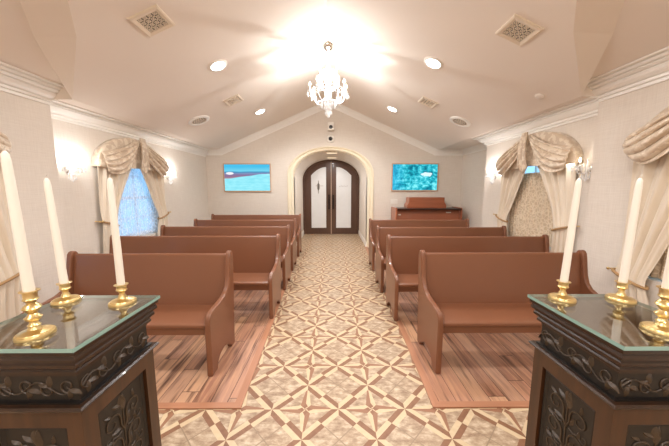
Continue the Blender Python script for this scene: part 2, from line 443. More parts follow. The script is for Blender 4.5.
for hip, nn, z1, z2, xw in ((hipR, nR, zr, znr, 3.0), (hipL, nL, zl, znl, -3.3)):
    for i in range(3):
        poly([(*hip[i], z1(hip[i][0])), (*nn[i], z2(nn[i][0])), (*nn[i+1], z2(nn[i+1][0])), (*hip[i+1], z1(hip[i+1][0]))])
    e = nn[0][0]
    poly([(x, y, z2(x)) for x, y in nn]+[(e, BY, z2(e))])
    poly([(e, BY, 2.6), (e, nn[0][1], 2.6), (xw, nn[0][1], 2.6), (xw, BY, 2.6)])
    poly([(e, nn[0][1], 2.6), (xw, nn[0][1], 2.6), (xw, nn[0][1], 2.46), (hip[0][0], nn[0][1], 2.46)])
struct(b.build('ceiling', M['ceil']))

# crown mouldings
CR = [(0, .165), (.016, .165), (.016, .148), (.008, .146), (.008, .138), (.034, .134), (.040, .118), (.032, .116), (.032, .110), (.06, .100), (.085, .078), (.105, .052), (.094, .050), (.094, .042), (.120, .038), (.124, .026), (.112, .024), (.112, .018), (.19, .014), (.19, 0), (0, 0)]
CN = [(0, .20), (.014, .20), (.014, .180), (.005, .178), (.005, .168), (.030, .166), (.032, .150), (.021, .148), (.021, .140), (.050, .132), (.075, .112), (.090, .088), (.078, .086), (.078, .076), (.106, .073), (.124, .060), (.110, .058), (.110, .049), (.142, .045), (.150, .030), (.136, .028), (.136, .020), (.18, .016), (.18, 0), (0, 0)]
def crown(name, path, prof, scale=1):
    # path: list of (origin, out vector, down vector)
    b = MB(); b.rings([[tuple(Vector(o)+Vector(u)*(p[0]*scale)+Vector(d)*(p[1]*scale)) for p in prof] for o, u, d in path])
    return struct(b.build(name, M['trim'], smooth=True, ang=14))
crown('trim_6', [((LX, LCY, FZ), (1,0,0), (0,0,-1)), ((LX, EY, FZ), (1,-1,0), (0,0,-1))], CR)
crown('trim_7', [((RX, RCY, FZ), (-1,0,0), (0,0,-1)), ((RX, JY, FZ), (-1,1,0), (0,0,-1)), ((AX, JY, FZ), (0,1,0), (0,0,-1))], CR)
crown('trim_8', [((NLX, BY, 2.6), (1,0,0), (0,0,-1)), ((NLX, LCY, 2.6), (1,0,0), (0,0,-1)), ((NLX, LCY+.002, 2.6), (.5,0,0), (0,0,-1))], CN)
crown('trim_9', [((NRX, BY, 2.6), (-1,0,0), (0,0,-1)), ((NRX, RCY, 2.6), (-1,0,0), (0,0,-1)), ((NRX, RCY+.002, 2.6), (-.5,0,0), (0,0,-1))], CN)
aL, aR = math.atan(SL), math.atan(SR)
def dn(a): return (math.sin(a), 0, -math.cos(a))
def miter(a, c):
    va, vc = Vector(dn(a)), Vector(dn(c)); m = (va+vc).normalized(); return tuple(m/ max(.3, m.dot(va)))
crown('trim_10', [((LX+.02, EY, FZ), (0,-1,0), dn(0)), ((KL, EY, FZ), (0,-1,0), miter(0, aL)), ((APX, EY, APZ), (0,-1,0), miter(aL, -aR)),
                  ((KR, EY, FZ), (0,-1,0), miter(-aR, 0)), ((AX, EY, FZ), (-.8,-1,0), dn(0)), ((AX, JY, FZ), (-.8,0,0), dn(0))], CR, .75)
def baseboard(name, pts, out):
    b = MB()
    P = [(0, 0), (.018, 0), (.018, .10), (.012, .125), (.008, .14), (0, .14)]
    b.rings([[(x+o[0]*p[0], y+o[1]*p[0], p[1]) for p in P] for (x, y), o in zip(pts, out)])
    return struct(b.build(name, M['trim']))
baseboard('baseboard_left_rear', [(LX, LCY), (LX, EY), (XC-AHW-.17, EY)], [(1,0), (1,-1), (0,-1)])
baseboard('baseboard_left_front', [(NLX, BY), (NLX, LCY)], [(1,0), (1,0)])
baseboard('baseboard_right_rear', [(RX, RCY), (RX, JY-.001), (AX, JY), (AX, EY), (XC+AHW+.17, EY)], [(-1,0), (-1,1), (-1,1), (-1,-1), (0,-1)])
baseboard('baseboard_right_front', [(NRX, BY), (NRX, RCY)], [(-1,0), (-1,0)])
baseboard('baseboard_recess_left', [(XC-AHW, EY+.0), (XC-AHW, DY)], [(1,0), (1,0)])
baseboard('baseboard_recess_right', [(XC+AHW, EY+.0), (XC+AHW, DY)], [(-1,0), (-1,0)])

# double door
dr = struct(bpy.data.objects.new('door_1', None)); C.objects.link(dr); dr.location = (XC, DY, 0)
def cols(xs, zlo, zhi, y0, y1, b):
    for xa, xb in zip(xs, xs[1:]):
        b.prism([(xa-XC, zlo(xa)), (xb-XC, zlo(xb)), (xb-XC, zhi(xb)), (xa-XC, zhi(xa))], y0, y1, 'y')
b = MB()
R = [[(p[0]-XC, -.03, p[1]), (q[0]-XC, -.03, q[1]), (q[0]-XC, .09, q[1]), (p[0]-XC, .09, p[1])] for p, q in zip(arch_path(AHW-.045, ASP-.02, ATOP-.045), arch_path(AHW-.002, ASP, ATOP-.002))]
b.rings(R); b.build('door_frame', M['door'], dr)
for s in (-1, 1):
    def fx(t): return XC+s*t
    g0, g1 = .165, .66; o0, o1 = .008, AHW-.047
    def top(x): return arch(x, AHW-.045, ASP-.02, ATOP-.048)
    def gt(x):
        q = abs(x-XC); return 2.24-.34*((q-g0)/(g1-g0))**2.0*.8-.02
    def rng(a, c, n): return sorted(fx(a+(c-a)*i/n) for i in range(n+1))
    b = MB(); z0 = lambda x: .001
    cols(rng(o0, g0, 3), z0, top, 0, .05, b); cols(rng(g1, o1, 6), z0, top, 0, .05, b)
    cols(rng(g0, g1, 12), z0, lambda x: .21, 0, .05, b); cols(rng(g0, g1, 12), gt, top, 0, .05, b)
    leaf = b.build('door_leaf', M['door'], dr)
    b = MB(); cols(rng(g0, g1, 12), lambda x: .21, gt, .018, .03, b); gl = b.build('frosted_pane', M['frost'], leaf)
    b = MB()
    cx = s*.42
    if s < 0:
        b.prism([(cx, 1.72), (cx+.05, 1.64), (cx+.045, 1.52), (cx, 1.44), (cx-.045, 1.52), (cx-.05, 1.64)], .012, .018, 'y')
        b.box(cx-.012, cx+.012, .012, .018, 1.36, 1.78)
        b.box(cx-.09, cx-.06, .012, .018, 1.6, 1.615); b.box(cx+.06, cx+.16, .012, .018, 1.6, 1.612)
    else:
        for k in range(6): b.box(cx-.15+k*.05, cx-.12+k*.05, .012, .018, 1.585+.012*(k % 2), 1.6+.012*(k % 2))
    b.build('etched_emblem', M['etch'], leaf)
    b = MB(); hx = s*.07
    b.tube([(hx, -.05, .86), (hx, -.05, 1.30)], .014, 10)
    for z in (.92, 1.24): b.tube([(hx, -.05, z), (hx, 0, z)], .01, 8)
    b.box(hx-.03, hx+.03, -.008, 0, .84, 1.32); b.build('door_handle', M['bronze'], leaf, smooth=True)
b = MB(); b.box(-.012, .012, -.014, 0, .012, 2.395); b.build('astragal', plain('pale_astragal', (186,160,138), .35), dr)

# ------------------------------------------------------------------ windows and drapery
wn = 1
for key, x, s, out in (('fl', LX, 1, LX-.12), ('fr', RX, -1, RX+.12), ('nl', NLX, 1, NLX-.12), ('nr', NRX, -1, NRX+.12)):
    cy = WIN[key]; w = struct(bpy.data.objects.new('window_%d' % wn, None)); C.objects.link(w); wn += 1
    w.location = (out, cy, 0); w.rotation_euler = (0, 0, PI/2*s)
    b = MB()
    b.box(-WH, -WH+.05, -.03, .03, WZ0, WZ1); b.box(WH-.05, WH, -.03, .03, WZ0, WZ1)
    b.box(-WH+.05, WH-.05, -.03, .03, WZ0, WZ0+.06); b.box(-WH+.05, WH-.05, -.03, .03, WZ1-.05, WZ1)
    b.box(-WH+.05, WH-.05, -.025, .025, 1.34, 1.385)
    for i in (-1, 1): b.box(i*.17-.009, i*.17+.009, -.015, .015, WZ0+.06, WZ1-.05)
    for z in (1.03, 1.70): b.box(-WH+.05, WH-.05, -.015, .015, z, z+.018)
    b.build('window_frame', M['trim'], w)
    b = MB(); b.box(-WH+.05, WH-.05, -.004, .004, WZ0+.06, WZ1-.05); b.build('window_pane', M['glass'], w)

VH, VZ, VT = .715, 1.80, 2.27       # valance half width, foot, top
def build_valance():
    t = thing('swag_valance', '', 'valance')
    # arched satin board, standing proud of the wall
    b = MB(); n = 36; R = []
    for i in range(n+1):
        a = PI-PI*i/n; x = VH*math.cos(a); z = VZ+.0+(VT-VZ)*math.sin(a)
        R.append([(x, -.002, z), (x, -.095, z), (x*.97, -.112, VZ+(z-VZ)*.96), (x*.5, -.135, VZ+(z-VZ)*.5), (0.0, -.135, VZ+.02)])
    b.rings(R, closed=False); b.build('arched_board', M['satin'], t, smooth=True, ang=50, solid=.006)
    # gathered swags
    for s in (-1, 1):
        def sw(u, v):
            # u: from centre top to outer foot, v: upper hem to lower hem
            x0, z0 = .015+.06*v, VT-.015-.16*v
            x1, z1 = VH*(.965-.10*v+.05*math.sin(PI*v)), VZ+.19-.25*v
            cx, czz = .40+.06*math.sin(PI*v), 2.10-.47*v
            x = (1-u)**2*x0+2*u*(1-u)*cx+u*u*x1; z = (1-u)**2*z0+2*u*(1-u)*czz+u*u*z1
            bul = math.sin(PI*min(1, max(0, u)))
            fold = abs(math.sin(PI*4.6*v+.9*math.sin(3.2*u+2*v)+.3*s))**.8
            d = .132+.03*bul+.050*fold*(.25+.75*bul)+.04*math.sin(PI*v)
            z -= .022*fold*bul
            return (s*x, -d, z)
        b = MB(); b.grid(sw, 40, 72); b.build('swag', M['satin'], t, smooth=True, ang=80, solid=.006)
    # little jabot tail in the middle
    def jab(u, v):
        w = .045+.05*v; x = (u-.5)*2*w; z = VT+.01-.56*v+.10*abs(u-.5)*v*2
        return (x, -.205-.016*math.cos(u*PI*6)-.02*math.sin(PI*v), z)
    b = MB(); b.grid(jab, 24, 20); b.build('jabot_tail', M['satin'], t, smooth=True, ang=80, solid=.006)
    b = MB(); b.lathe([(.004,-.035),(.025,-.025),(.036,0),(.025,.025),(.004,.035)], (0, -.205, VT-.02), 12); b.build('rosette', M['satin'], t, smooth=True)
    return t
def build_panel(s, TZ):
    t = thing('curtain_panel', '', 'curtain')
    def pf(u, v):
        z = VZ+.12-v*(VZ+.12-.02)
        k = (VZ+.12-z)
        # inner edge swings to the tie, then hangs
        if z >= TZ:
            q = (z-TZ)/(VZ+.12-TZ); inner = .47-.43*q**1.2; outer = .72-.03*q
        else:
            q = (TZ-z)/TZ; inner = .47-.08*math.sin(min(1, q*1.2)*PI/2); outer = .72
        x = outer+(inner-outer)*u
        sq = math.exp(-((z-TZ)/.16)**2)
        amp = .022+.012*(abs(z-TZ))*.6-.010*sq
        y = -.062+amp*.72*(math.sin(2*PI*4.5*u+.7*math.sin(2.2*z+3*u))+.45*math.sin(2*PI*8*u+1.5*math.sin(1.7*z)))-.02*sq
        return (s*x, y, z)
    b = MB(); b.grid(pf, 90, 44); b.build('drape', M['panel'], t, smooth=True, ang=80, solid=.003)
    b = MB(); pts = []
    for i in range(25):
        a = 2*PI*i/24; q = .5-.5*math.cos(a)
        pts.append((s*(.745-.29*q), -.062-.055*math.sin(a)*(1 if a < PI else .6), TZ+.05-.09*q))
    b.tube(pts, .013, 8); b.build('tieback', M['rope'], t, smooth=True)
    b = MB(); b.lathe([(.006,0),(.006,.10),(.014,.108),(.014,.114),(.006,.118)], (s*.752, 0, TZ+.055), 12, M=Matrix.Rotation(PI/2, 3, 'X')); b.build('holdback', M['brass'], t, smooth=True)
    return t
def build_sheer(mat, top):
    t = None; b = MB()
    b.grid(lambda u, v: ((u-.5)*1.118, .035+.010*math.sin(2*PI*16*u), top-v*(top-.74)), 130, 6)
    return b.build('lace_sheer', mat, smooth=True, ang=80)
val = build_valance(); pl, pr = build_panel(-1, 1.02), build_panel(1, 1.02); pl2, pr2 = build_panel(-1, .69), build_panel(1, .69)
sb = build_sheer(M['sheer_blue'], 1.98); sg = build_sheer(M['sheer_beige'], 1.74)
first = True
WL = dict(fl=('left wall window behind the pews', LX, 1), fr=('right wall window behind the pews', RX, -1),
          nl=('window at the left edge', NLX, 1), nr=('window at the right edge', NRX, -1))
for key, (ds, x, s) in WL.items():
    loc = (x, WIN[key], 0); rot = (0, 0, PI/2*s)
    objs = (val, pl, pr) if key == 'fl' else (dup(val, loc), pl2, pr2) if key == 'nl' else (dup(val, loc), dup(pl2, loc), dup(pr2, loc)) if key == 'nr' else (dup(val, loc), dup(pl, loc), dup(pr, loc))
    first = False
    side = {'fl': ('nearer', 'farther'), 'fr': ('farther', 'nearer'), 'nl': ('nearer', 'farther'), 'nr': ('farther', 'nearer')}[key]
    labs = ('champagne satin swag valance with arched top over the '+ds,
            'ivory satin tied-back curtain on the %s side of the %s' % (side[0], ds),
            'ivory satin tied-back curtain on the %s side of the %s' % (side[1], ds))
    for o, l, g in zip(objs, labs, ('swag valances over the windows', 'tied-back satin curtains', 'tied-back satin curtains')):
        o.location = loc; o.rotation_euler = rot; o['label'] = l; o['group'] = g
    src = sb if key in ('fl', 'nl') else sg
    o = src if key in ('fl', 'fr') else src.copy()
    if o is not src: C.objects.link(o)
    o.location = loc; o.rotation_euler = rot
    tag(o, ('blue-lit white' if src is sb else 'beige')+' lace sheer hanging in the '+ds, 'curtain', 'lace sheers in the windows')

# ------------------------------------------------------------------ pews
PEW = [(0,0),(0,.43),(.006,.475),(.025,.505),(.06,.522),(.12,.532),(.22,.540),(.30,.553),(.355,.578),(.392,.622),(.415,.69),(.428,.77),(.440,.85),(.449,.89),
       (.464,.912),(.486,.920),(.508,.912),(.522,.890),(.528,.86),(.505,.50),(.475,.04),(.472,0),(.40,0),(.388,.03),(.35,.055),(.31,.085),(.25,.105),(.19,.10),(.14,.08),(.11,.045),(.10,0)]
def build_pew(L, label, group):
    t = thing('church_pew', label, 'pew', group=group)
    for s in (-1, 1):
        b = MB(); x1 = s*L/2; x0 = x1-s*.046
        b.prism(PEW, min(x0, x1), max(x0, x1), 'x'); b.build('end_panel', M['pew'], t, bevel=.012)
    a = L/2-.046
    b = MB(); b.prism([(.015,.405),(.015,.432),(.03,.438),(.455,.418),(.455,.398),(.03,.400)], -a, a, 'x'); b.build('seat', M['pew'], t, bevel=.008)
    b = MB(); b.prism([(.400,.36),(.425,.36),(.508,.868),(.504,.888),(.486,.892),(.474,.880)], -a, a, 'x'); b.build('backrest', M['pew'], t, bevel=.006)
    b = MB(); b.prism([(.05,.33),(.075,.33),(.075,.403),(.05,.403)], -a, a, 'x'); b.build('seat_rail', M['pew'], t)
    return t
left = [(2.0, -.965, -2.49), (2.97, -.695, -2.88), (3.87, -.705, -2.80), (4.83, -.735, -2.75), (5.87, -.755, -2.87)]
right = [(2.02, .835, 2.42), (2.91, .695, 2.765), (3.76, .69, 2.765), (4.83, .72, 2.70)]
ORD = ['nearest the camera and shorter than the rest', 'second from the front', 'third from the front', 'fourth from the front', 'last, against the far wall']
for nm, rows, z in (('left', left, 0), ('right', right, 0)):
    for i, (y, xa, xw) in enumerate(rows):
        o = build_pew(abs(xw-xa), 'brown wooden church pew left of the aisle, '+ORD[i] if nm == 'left' else 'brown wooden church pew right of the aisle, '+(ORD[i] if i < 3 else 'last, in front of the organ'), 'church pews in rows')
        o.location = ((xa+xw)/2, y, .006); o.scale = (1, 1.06, 1)

# ------------------------------------------------------------------ pedestals
def spiral(cx, cz, r0, turns, a0, sgn=1, n=22):
    return [(cx+r0*(1-.82*i/n)*math.cos(a0+sgn*turns*2*PI*i/n), cz+r0*(1-.82*i/n)*math.sin(a0+sgn*turns*2*PI*i/n)) for i in range(n+1)]
def relief(b, pts, M4, r=.005):
    r = r*.62
    n = len(pts); b.tube([M4 @ Vector((p[0], -.001, p[1])) for p in pts], [r*(1-.6*i/n) for i in range(n)], 6)
def leaf(b, cx, cz, ln, a, M4, w=.35):
    vs = []; n = 8
    for i in range(n+1):
        t = i/n; ww = ln*w*math.sin(PI*t)**.8*.5; c = a+.5*math.sin(t*2)
        px, pz = cx+ln*t*math.cos(c), cz+ln*t*math.sin(c); nx, nz = -math.sin(c), math.cos(c)
        vs += [M4 @ Vector((px+nx*ww, 0, pz+nz*ww)), M4 @ Vector((px, -.007*math.sin(PI*t)-.001, pz)), M4 @ Vector((px-nx*ww, 0, pz-nz*ww))]
    fs = []
    for i in range(n):
        for k in (0, 1): fs.append((3*i+k, 3*i+k+1, 3*i+k+4, 3*i+k+3))
    b.add(vs, fs)
def build_pedestal():
    t = thing('pedestal', '', 'pedestal')
    hx, hy = .198, .197
    def frame(x, y, z0, z1, b): b.box(-x, x, -y, y, z0, z1)
    b = MB(); b.box(-hx, hx, -hy, hy, 1.037, 1.05)
    # side faces carry the green edge
    b.m = [0, 0, 1, 1, 1, 1]
    b.build('glass_top', [M['tabletop'], M['edge']], t, bevel=0)
    # cornice: mitred profile
    prof = [(.150, 1.024), (.0, 1.024)]
    P = [(.0, 1.036), (.0, 1.022), (.008, 1.016), (.004, 1.006), (.004, .998), (.016, .990), (.012, .984), (.012, .974), (.026, .962), (.022, .956), (.022, .948), (.034, .940), (.034, .935)]
    b = MB(); b.rings([[(sx*(hx-.006-d), sy*(hy-.006-d), z) for sx, sy in ((-1,-1),(1,-1),(1,1),(-1,1))] for d, z in P]); b.build('cornice', M['pedx'], t)
    b = MB(); 
    for sx, sy, w, h in ((0,0,.10,.11),): 
        b.box(-.115, .115, -.125, -.121, 1.0361, 1.0366); b.box(-.115, .115, .121, .125, 1.0361, 1.0366); b.box(-.115, -.111, -.125, .125, 1.0361, 1.0366); b.box(.111, .115, -.125, .125, 1.0361, 1.0366)
    b.build('inlay', M['carve'], t)
    fx, fy = hx-.042, hy-.042
    b = MB(); b.box(-fx, fx, -fy, fy, .842, .936); b.build('frieze', M['pdark'], t)
    b = MB(); b.rings([[(sx*(hx-.012-d), sy*(hy-.012-d), z) for sx, sy in ((-1,-1),(1,-1),(1,1),(-1,1))] for d, z in [(.02,.846),(.006,.846),(.0,.840),(.004,.832),(.012,.826),(.022,.822)]]); b.build('ledge_moulding', M['pedx'], t)
    b = MB(); b.rings([[(sx*(hx-.03-d), sy*(hy-.03-d), z) for sx, sy in ((-1,-1),(1,-1),(1,1),(-1,1))] for d, z in [(.012,.853),(.002,.851),(.002,.846),(.012,.846)]]); b.build('bead_strip', M['black'], t)
    bx, by = hx-.03, hy-.03
    # body built from stiles and rails so that the panels are recessed
    b = MB(); b.box(-bx+.022, bx-.022, -by+.022, by-.022, .11, .822)
    z0, z1 = .20, .767; sw = .052
    for sx in (-1, 1):
        for sy in (-1, 1): b.box(min(sx*bx, sx*(bx-sw)), max(sx*bx, sx*(bx-sw)), min(sy*by, sy*(by-sw)), max(sy*by, sy*(by-sw)), .11, .822)
    for sy in (-1, 1):
        for a, c in ((.11, z0), (z1, .822)): b.box(-bx+sw, bx-sw, min(sy*by, sy*(by-.022)), max(sy*by, sy*(by-.022)), a, c)
    for sx in (-1, 1):
        for a, c in ((.11, z0), (z1, .822)): b.box(min(sx*bx, sx*(bx-.022)), max(sx*bx, sx*(bx-.022)), -by+sw, by-sw, a, c)
    b.build('body', M['ped'], t)
    b = MB(); b.rings([[(sx*(bx+d), sy*(by+d), z) for sx, sy in ((-1,-1),(1,-1),(1,1),(-1,1))] for d, z in [(.03,0),(.03,.07),(.022,.085),(.012,.09),(.01,.11)]]); b.build('plinth', M['pedx'], t)
    for k in range(4):
        ang = k*PI/2; odd = k % 2
        hw, dep = (by-sw, bx) if odd else (bx-sw, by)
        M4 = Matrix.Rotation(ang, 4, 'Z') @ Matrix.Translation((0, -dep+.016, 0))
        def P4(x, y, z): return tuple(M4 @ Vector((x, y, z)))
        # raised carved panel
        b = MB(); c = .014
        o = [(-hw+.004, z0+.004), (hw-.004, z0+.004), (hw-.004, z1-.004), (-hw+.004, z1-.004)]
        i_ = [(-hw+.004+c, z0+.004+c), (hw-.004-c, z0+.004+c), (hw-.004-c, z1-.004-c), (-hw+.004+c, z1-.004-c)]
        b.rings([[P4(p[0], .006, p[1]) for p in o], [P4(p[0], -.004, p[1]) for p in o], [P4(lerp(p, q, .5)[0], -.008, lerp(p, q, .5)[1]) for p, q in zip(o, i_)], [P4(p[0], 0, p[1]) for p in i_]])
        pan = b.build('carved_panel', M['pdark'], t)
        b = MB(); top = z1-.04
        relief(b, [(0, z0+.05), (0, top-.03)], M4, .005)
        for s in (-1, 1):
            for q in range(5):
                zz = top-.065-.098*q
                relief(b, [(0, zz-.06), (s*.014, zz-.03)]+spiral(s*.050, zz, .036, 1.25, PI if s > 0 else 0, -s), M4, .0062)
                relief(b, [(s*.014, zz-.055), (s*.03, zz-.062)]+spiral(s*.072, zz-.050, .018, 1.1, PI if s > 0 else 0, s), M4, .005)
                leaf(b, s*.012, zz-.045, .045, PI/2-.9*s, M4); leaf(b, s*.050, zz+.030, .035, PI/2-.6*s, M4)
            leaf(b, s*.004, top-.03, .05, PI/2-.5*s, M4)
        leaf(b, 0, top-.05, .07, PI/2-.4, M4, .5)
        b.build('panel_scrollwork', M['carve'], pan, smooth=True, ang=60)
        # frieze scroll
        fw, fd = (fy, fx) if odd else (fx, fy)
        M5 = Matrix.Rotation(ang, 4, 'Z') @ Matrix.Translation((0, -fd, 0)); b = MB(); zc = .893
        n = 60; relief(b, [(-fw+.012+(2*fw-.024)*i/n, zc+.020*math.sin(2*PI*2*i/n)) for i in range(n+1)], M5, .006)
        for j in range(5):
            cx = -fw+.03+(2*fw-.06)*j/4; up = 1 if j % 2 else -1
            relief(b, spiral(cx, zc-up*.008, .024, 1.2, up*PI/2, up), M5, .0055)
            leaf(b, cx, zc, .045, up*.9, M5, .5); leaf(b, cx+.01, zc, .04, PI-up*.8, M5, .5)
        b.build('frieze_scrollwork', M['carve'], t, smooth=True, ang=60)
    return t
ped = build_pedestal()
ped.location = (-.945, .925, 0); ped['label'] = 'dark carved wood pedestal with glass top at the left, holding candles'; ped['group'] = 'carved candle pedestals'
ped2 = dup(ped, (1.046, .927, 0), label='dark carved wood pedestal with glass top at the right, holding candles')

# ------------------------------------------------------------------ candlesticks and candles
def build_stick(tall, br):
    t = thing('candlestick', '', 'candlestick', group='brass candlesticks on the pedestals')
    b = MB(); b.lathe([(br,0),(br,.006),(br*.96,.010),(br*.88,.010),(br*.84,.014),(br*.6,.017),(br*.36,.022),(br*.28,.030),(.012,.034)], n=32); b.build('base', M['brass'], t, smooth=True, ang=35)
    h = .145 if tall else .078; z = .030
    if tall: pr = [(.012,z),(.016,z+.004),(.011,z+.010),(.010,z+.016),(.019,z+.024),(.021,z+.030),(.014,z+.036),(.010,z+.042),(.017,z+.052),(.023,z+.060),(.019,z+.068),(.011,z+.074),(.012,z+.080)]
    else: pr = [(.012,z),(.010,z+.006),(.009,z+.012),(.012,z+.018)]
    b = MB(); b.lathe(pr, n=24); b.build('stem', M['brass'], t, smooth=True, ang=35)
    zc = pr[-1][1]
    b = MB(); b.lathe([(.010,zc),(.017,zc+.004),(.019,zc+.008),(.0165,zc+.012),(.0168,h-.008),(.018,h-.004),(.024,h-.002),(.024,h),(.0155,h),(.015,h-.018)], n=28); b.build('cup', M['brass'], t, smooth=True, ang=35)
    return t, h
def build_candle(L, r):
    t = thing('taper_candle', '', 'candle', group='white taper candles')
    b = MB(); b.lathe([(r*.98,0),(r,.004),(r*.92,L*.5),(r*.78,L*.93),(r*.66,L*.975),(r*.35,L*.995),(.002,L)], n=24); b.build('wax', M['wax'], t, smooth=True)
    b = MB(); b.tube([(0,0,L-.002),(.001,0,L+.006),(.004,0,L+.012)], .0016, 6); b.build('wick', M['wick'], t)
    return t
tall, th = build_stick(True, .047); short, sh = build_stick(False, .047); cnd = build_candle(.437, .0136)
spots = [(-.934, .803, 1, 'in the foreground of the left pedestal'), (-1.088, 1.060, 0, 'at the rear left corner of the left pedestal'), (-.845, 1.042, 0, 'at the aisle corner of the left pedestal'),
         (1.057, .815, 1, 'in the foreground of the right pedestal'), (1.186, 1.060, 0, 'at the rear right corner of the right pedestal'), (.950, 1.068, 0, 'at the aisle corner of the right pedestal')]
used = {}; 
for i, (x, y, tl, ds) in enumerate(spots):
    src = tall if tl else short
    o = src if src.name not in used else dup(src, (0,0,0))
    used[src.name] = 1
    o.location = (x, y, 1.0502); o['label'] = ('tall' if tl else 'short')+' brass candlestick standing '+ds; o['category'] = 'candlestick'
    c = cnd if i == 0 else dup(cnd, (0,0,0))
    c.location = (x, y, 1.0502+(th if tl else sh)-.0178); c.rotation_euler = (0, math.radians((-1.6, -2.2, -.3, 1.4, 1.6, 2.2)[i]), 0); c['label'] = 'white taper candle in the brass holder '+ds

# ------------------------------------------------------------------ screens, organ, wall devices
def build_tv(cx, cz, w, h, mat, label):
    t = thing('television', label, 'screen', (cx, EY, cz), group='wall-mounted screens on the far wall')
    b = MB(); f = .02; W, H = w/2, h/2
    b.box(-W, W, -.035, -.0006, -H, -H+f*1.3); b.box(-W, W, -.035, -.0006, H-f, H); b.box(-W, -W+f, -.035, -.0006, -H+f*1.3, H-f); b.box(W-f, W, -.035, -.0006, -H+f*1.3, H-f); b.box(-W+f, W-f, -.014, -.0006, -H+f, H-f)
    b.build('bezel', M['tvframe'], t)
    b = MB(); b.box(-W+f, W-f, -.028, -.014, -H+f*1.3, H-f); b.build('display', mat, t)
build_tv(-2.15, 1.785, 1.18, .70, M['lake'], 'wall screen left of the door showing a pale blue shoreline view')
build_tv(2.062, 1.795, 1.17, .69, M['reef'], 'wall screen right of the door showing a turquoise underwater scene')

t = thing('organ', 'cherry wood upright organ against the far wall below the turquoise screen', 'organ', (2.255, 6.2, .006))
W = .785
for s in (-1, 1):
    b = MB(); b.prism([(0,0),(0,.62),(.03,.66),(.10,.70),(.10,.99),(.12,1.06),(.62,1.06),(.62,0)], min(s*W, s*(W-.035)), max(s*W, s*(W-.035)), 'x'); b.build('side_panel', M['organ'], t, bevel=.006)
b = MB(); b.box(-W+.035, W-.035, .56, .60, .02, 1.03); b.box(-W+.035, W-.035, .30, .33, .08, .60); b.build('case', M['organ'], t)
b = MB(); b.box(-W+.035, W-.035, .10, .60, 1.01, 1.04); b.box(-W+.035, W-.035, .07, .10, 1.015, 1.048); b.box(-W+.035, W-.035, .03, .30, .60, .64); b.build('frame_rail', M['organd'], t)
b = MB(); b.prism([(.16,.70),(.20,.70),(.26,1.01),(.22,1.01)], -W+.035, W-.035, 'x'); b.build('fallboard', M['organ'], t)
b = MB(); b.box(-.55, .55, .05, .17, .64, .665); kb = b.build('keyboard', M['key'], t)
b = MB(); 
for i in range(28):
    if i % 7 not in (2, 6): b.box(-.53+i*.0385, -.515+i*.0385, .09, .17, .665, .674)
b.build('black_keys', M['dark'], kb)
b = MB(); b.box(.44, .56, .205, .222, .93, .955); b.box(-.70, -.64, .19, .212, .88, .905); b.build('badge_strip', M['key'], t)
b = MB(); P = [(-.47,1.04),(-.47,1.12),(-.445,1.15),(-.425,1.19),(-.425,1.30),(.425,1.30),(.425,1.19),(.445,1.15),(.47,1.12),(.47,1.04)]
b.prism([(p[0]-.0, p[1]) for p in P], .28, .58, 'y'); b.build('hutch', M['organ'], t, bevel=.006)
b = MB(); b.tube([(-.1,.15,.06),(-.1,.02,.05)], .02); b.tube([(.1,.15,.06),(.1,.02,.05)], .02); b.box(-.5,.5,.14,.30,.03,.09); b.build('pedal_board', M['organd'], t)

t = thing('wall_switch', 'white switch plate on the far wall left above the organ', 'switch', (1.555, EY, 1.19))
b = MB(); b.box(-.09, .09, -.008, -.001, -.058, .058); b.build('plate', M['plate'], t, bevel=.003)
for x in (-.045, 0, .045): b = MB(); b.box(x-.012, x+.012, -.014, -.008, -.028, .028); b.build('rocker', M['plate'], t)
t = thing('security_camera', 'white box security camera on the far wall above the dome camera', 'camera', (-.05, EY, 3.0))
b = MB(); b.box(-.05, .05, -.03, -.001, -.02, .10); b.build('mount', M['plate'], t, bevel=.004)
b = MB(); b.box(-.075, .075, -.19, -.03, -.085, .095); b.build('housing', M['plate'], t, bevel=.015)
b = MB(); b.lathe([(.045,0),(.045,.01),(.03,.014),(.002,.016)], (0, -.19, -.02), 18, M=Matrix.Rotation(PI/2, 3, 'X')); b.build('lens', M['dark'], t, smooth=True)
t = thing('dome_camera', 'small round dome camera with dark lens above the arch', 'camera', (-.06, EY, 2.735))
RX90 = Matrix.Rotation(PI/2, 3, 'X')
b = MB(); b.lathe([(.10,.001),(.10,.02),(.085,.04),(.07,.045)], (0,0,0), 24, M=RX90); b.build('housing', M['plate'], t, smooth=True)
b = MB(); b.lathe([(.048,.045),(.042,.07),(.025,.085),(.004,.09)], (0,0,0), 24, M=RX90); b.build('dome', M['dark'], t, smooth=True)
for y, ds in ((7.12, 'nearer'), (8.2, 'farther')):
    t = thing('recess_light', '%s small flush light in the arched recess over the door' % ds, 'light', (XC+.03, y, ATOP-.002), group='flush lights in the door recess')
    b = MB(); b.box(-.16, .16, -.09, .09, -.025, 0); b.build('trim_plate', M['vent'], t, bevel=.006)
    b = MB(); b.box(-.13, .13, -.06, .06, -.032, -.025); b.build('lens', M['fix'], t)

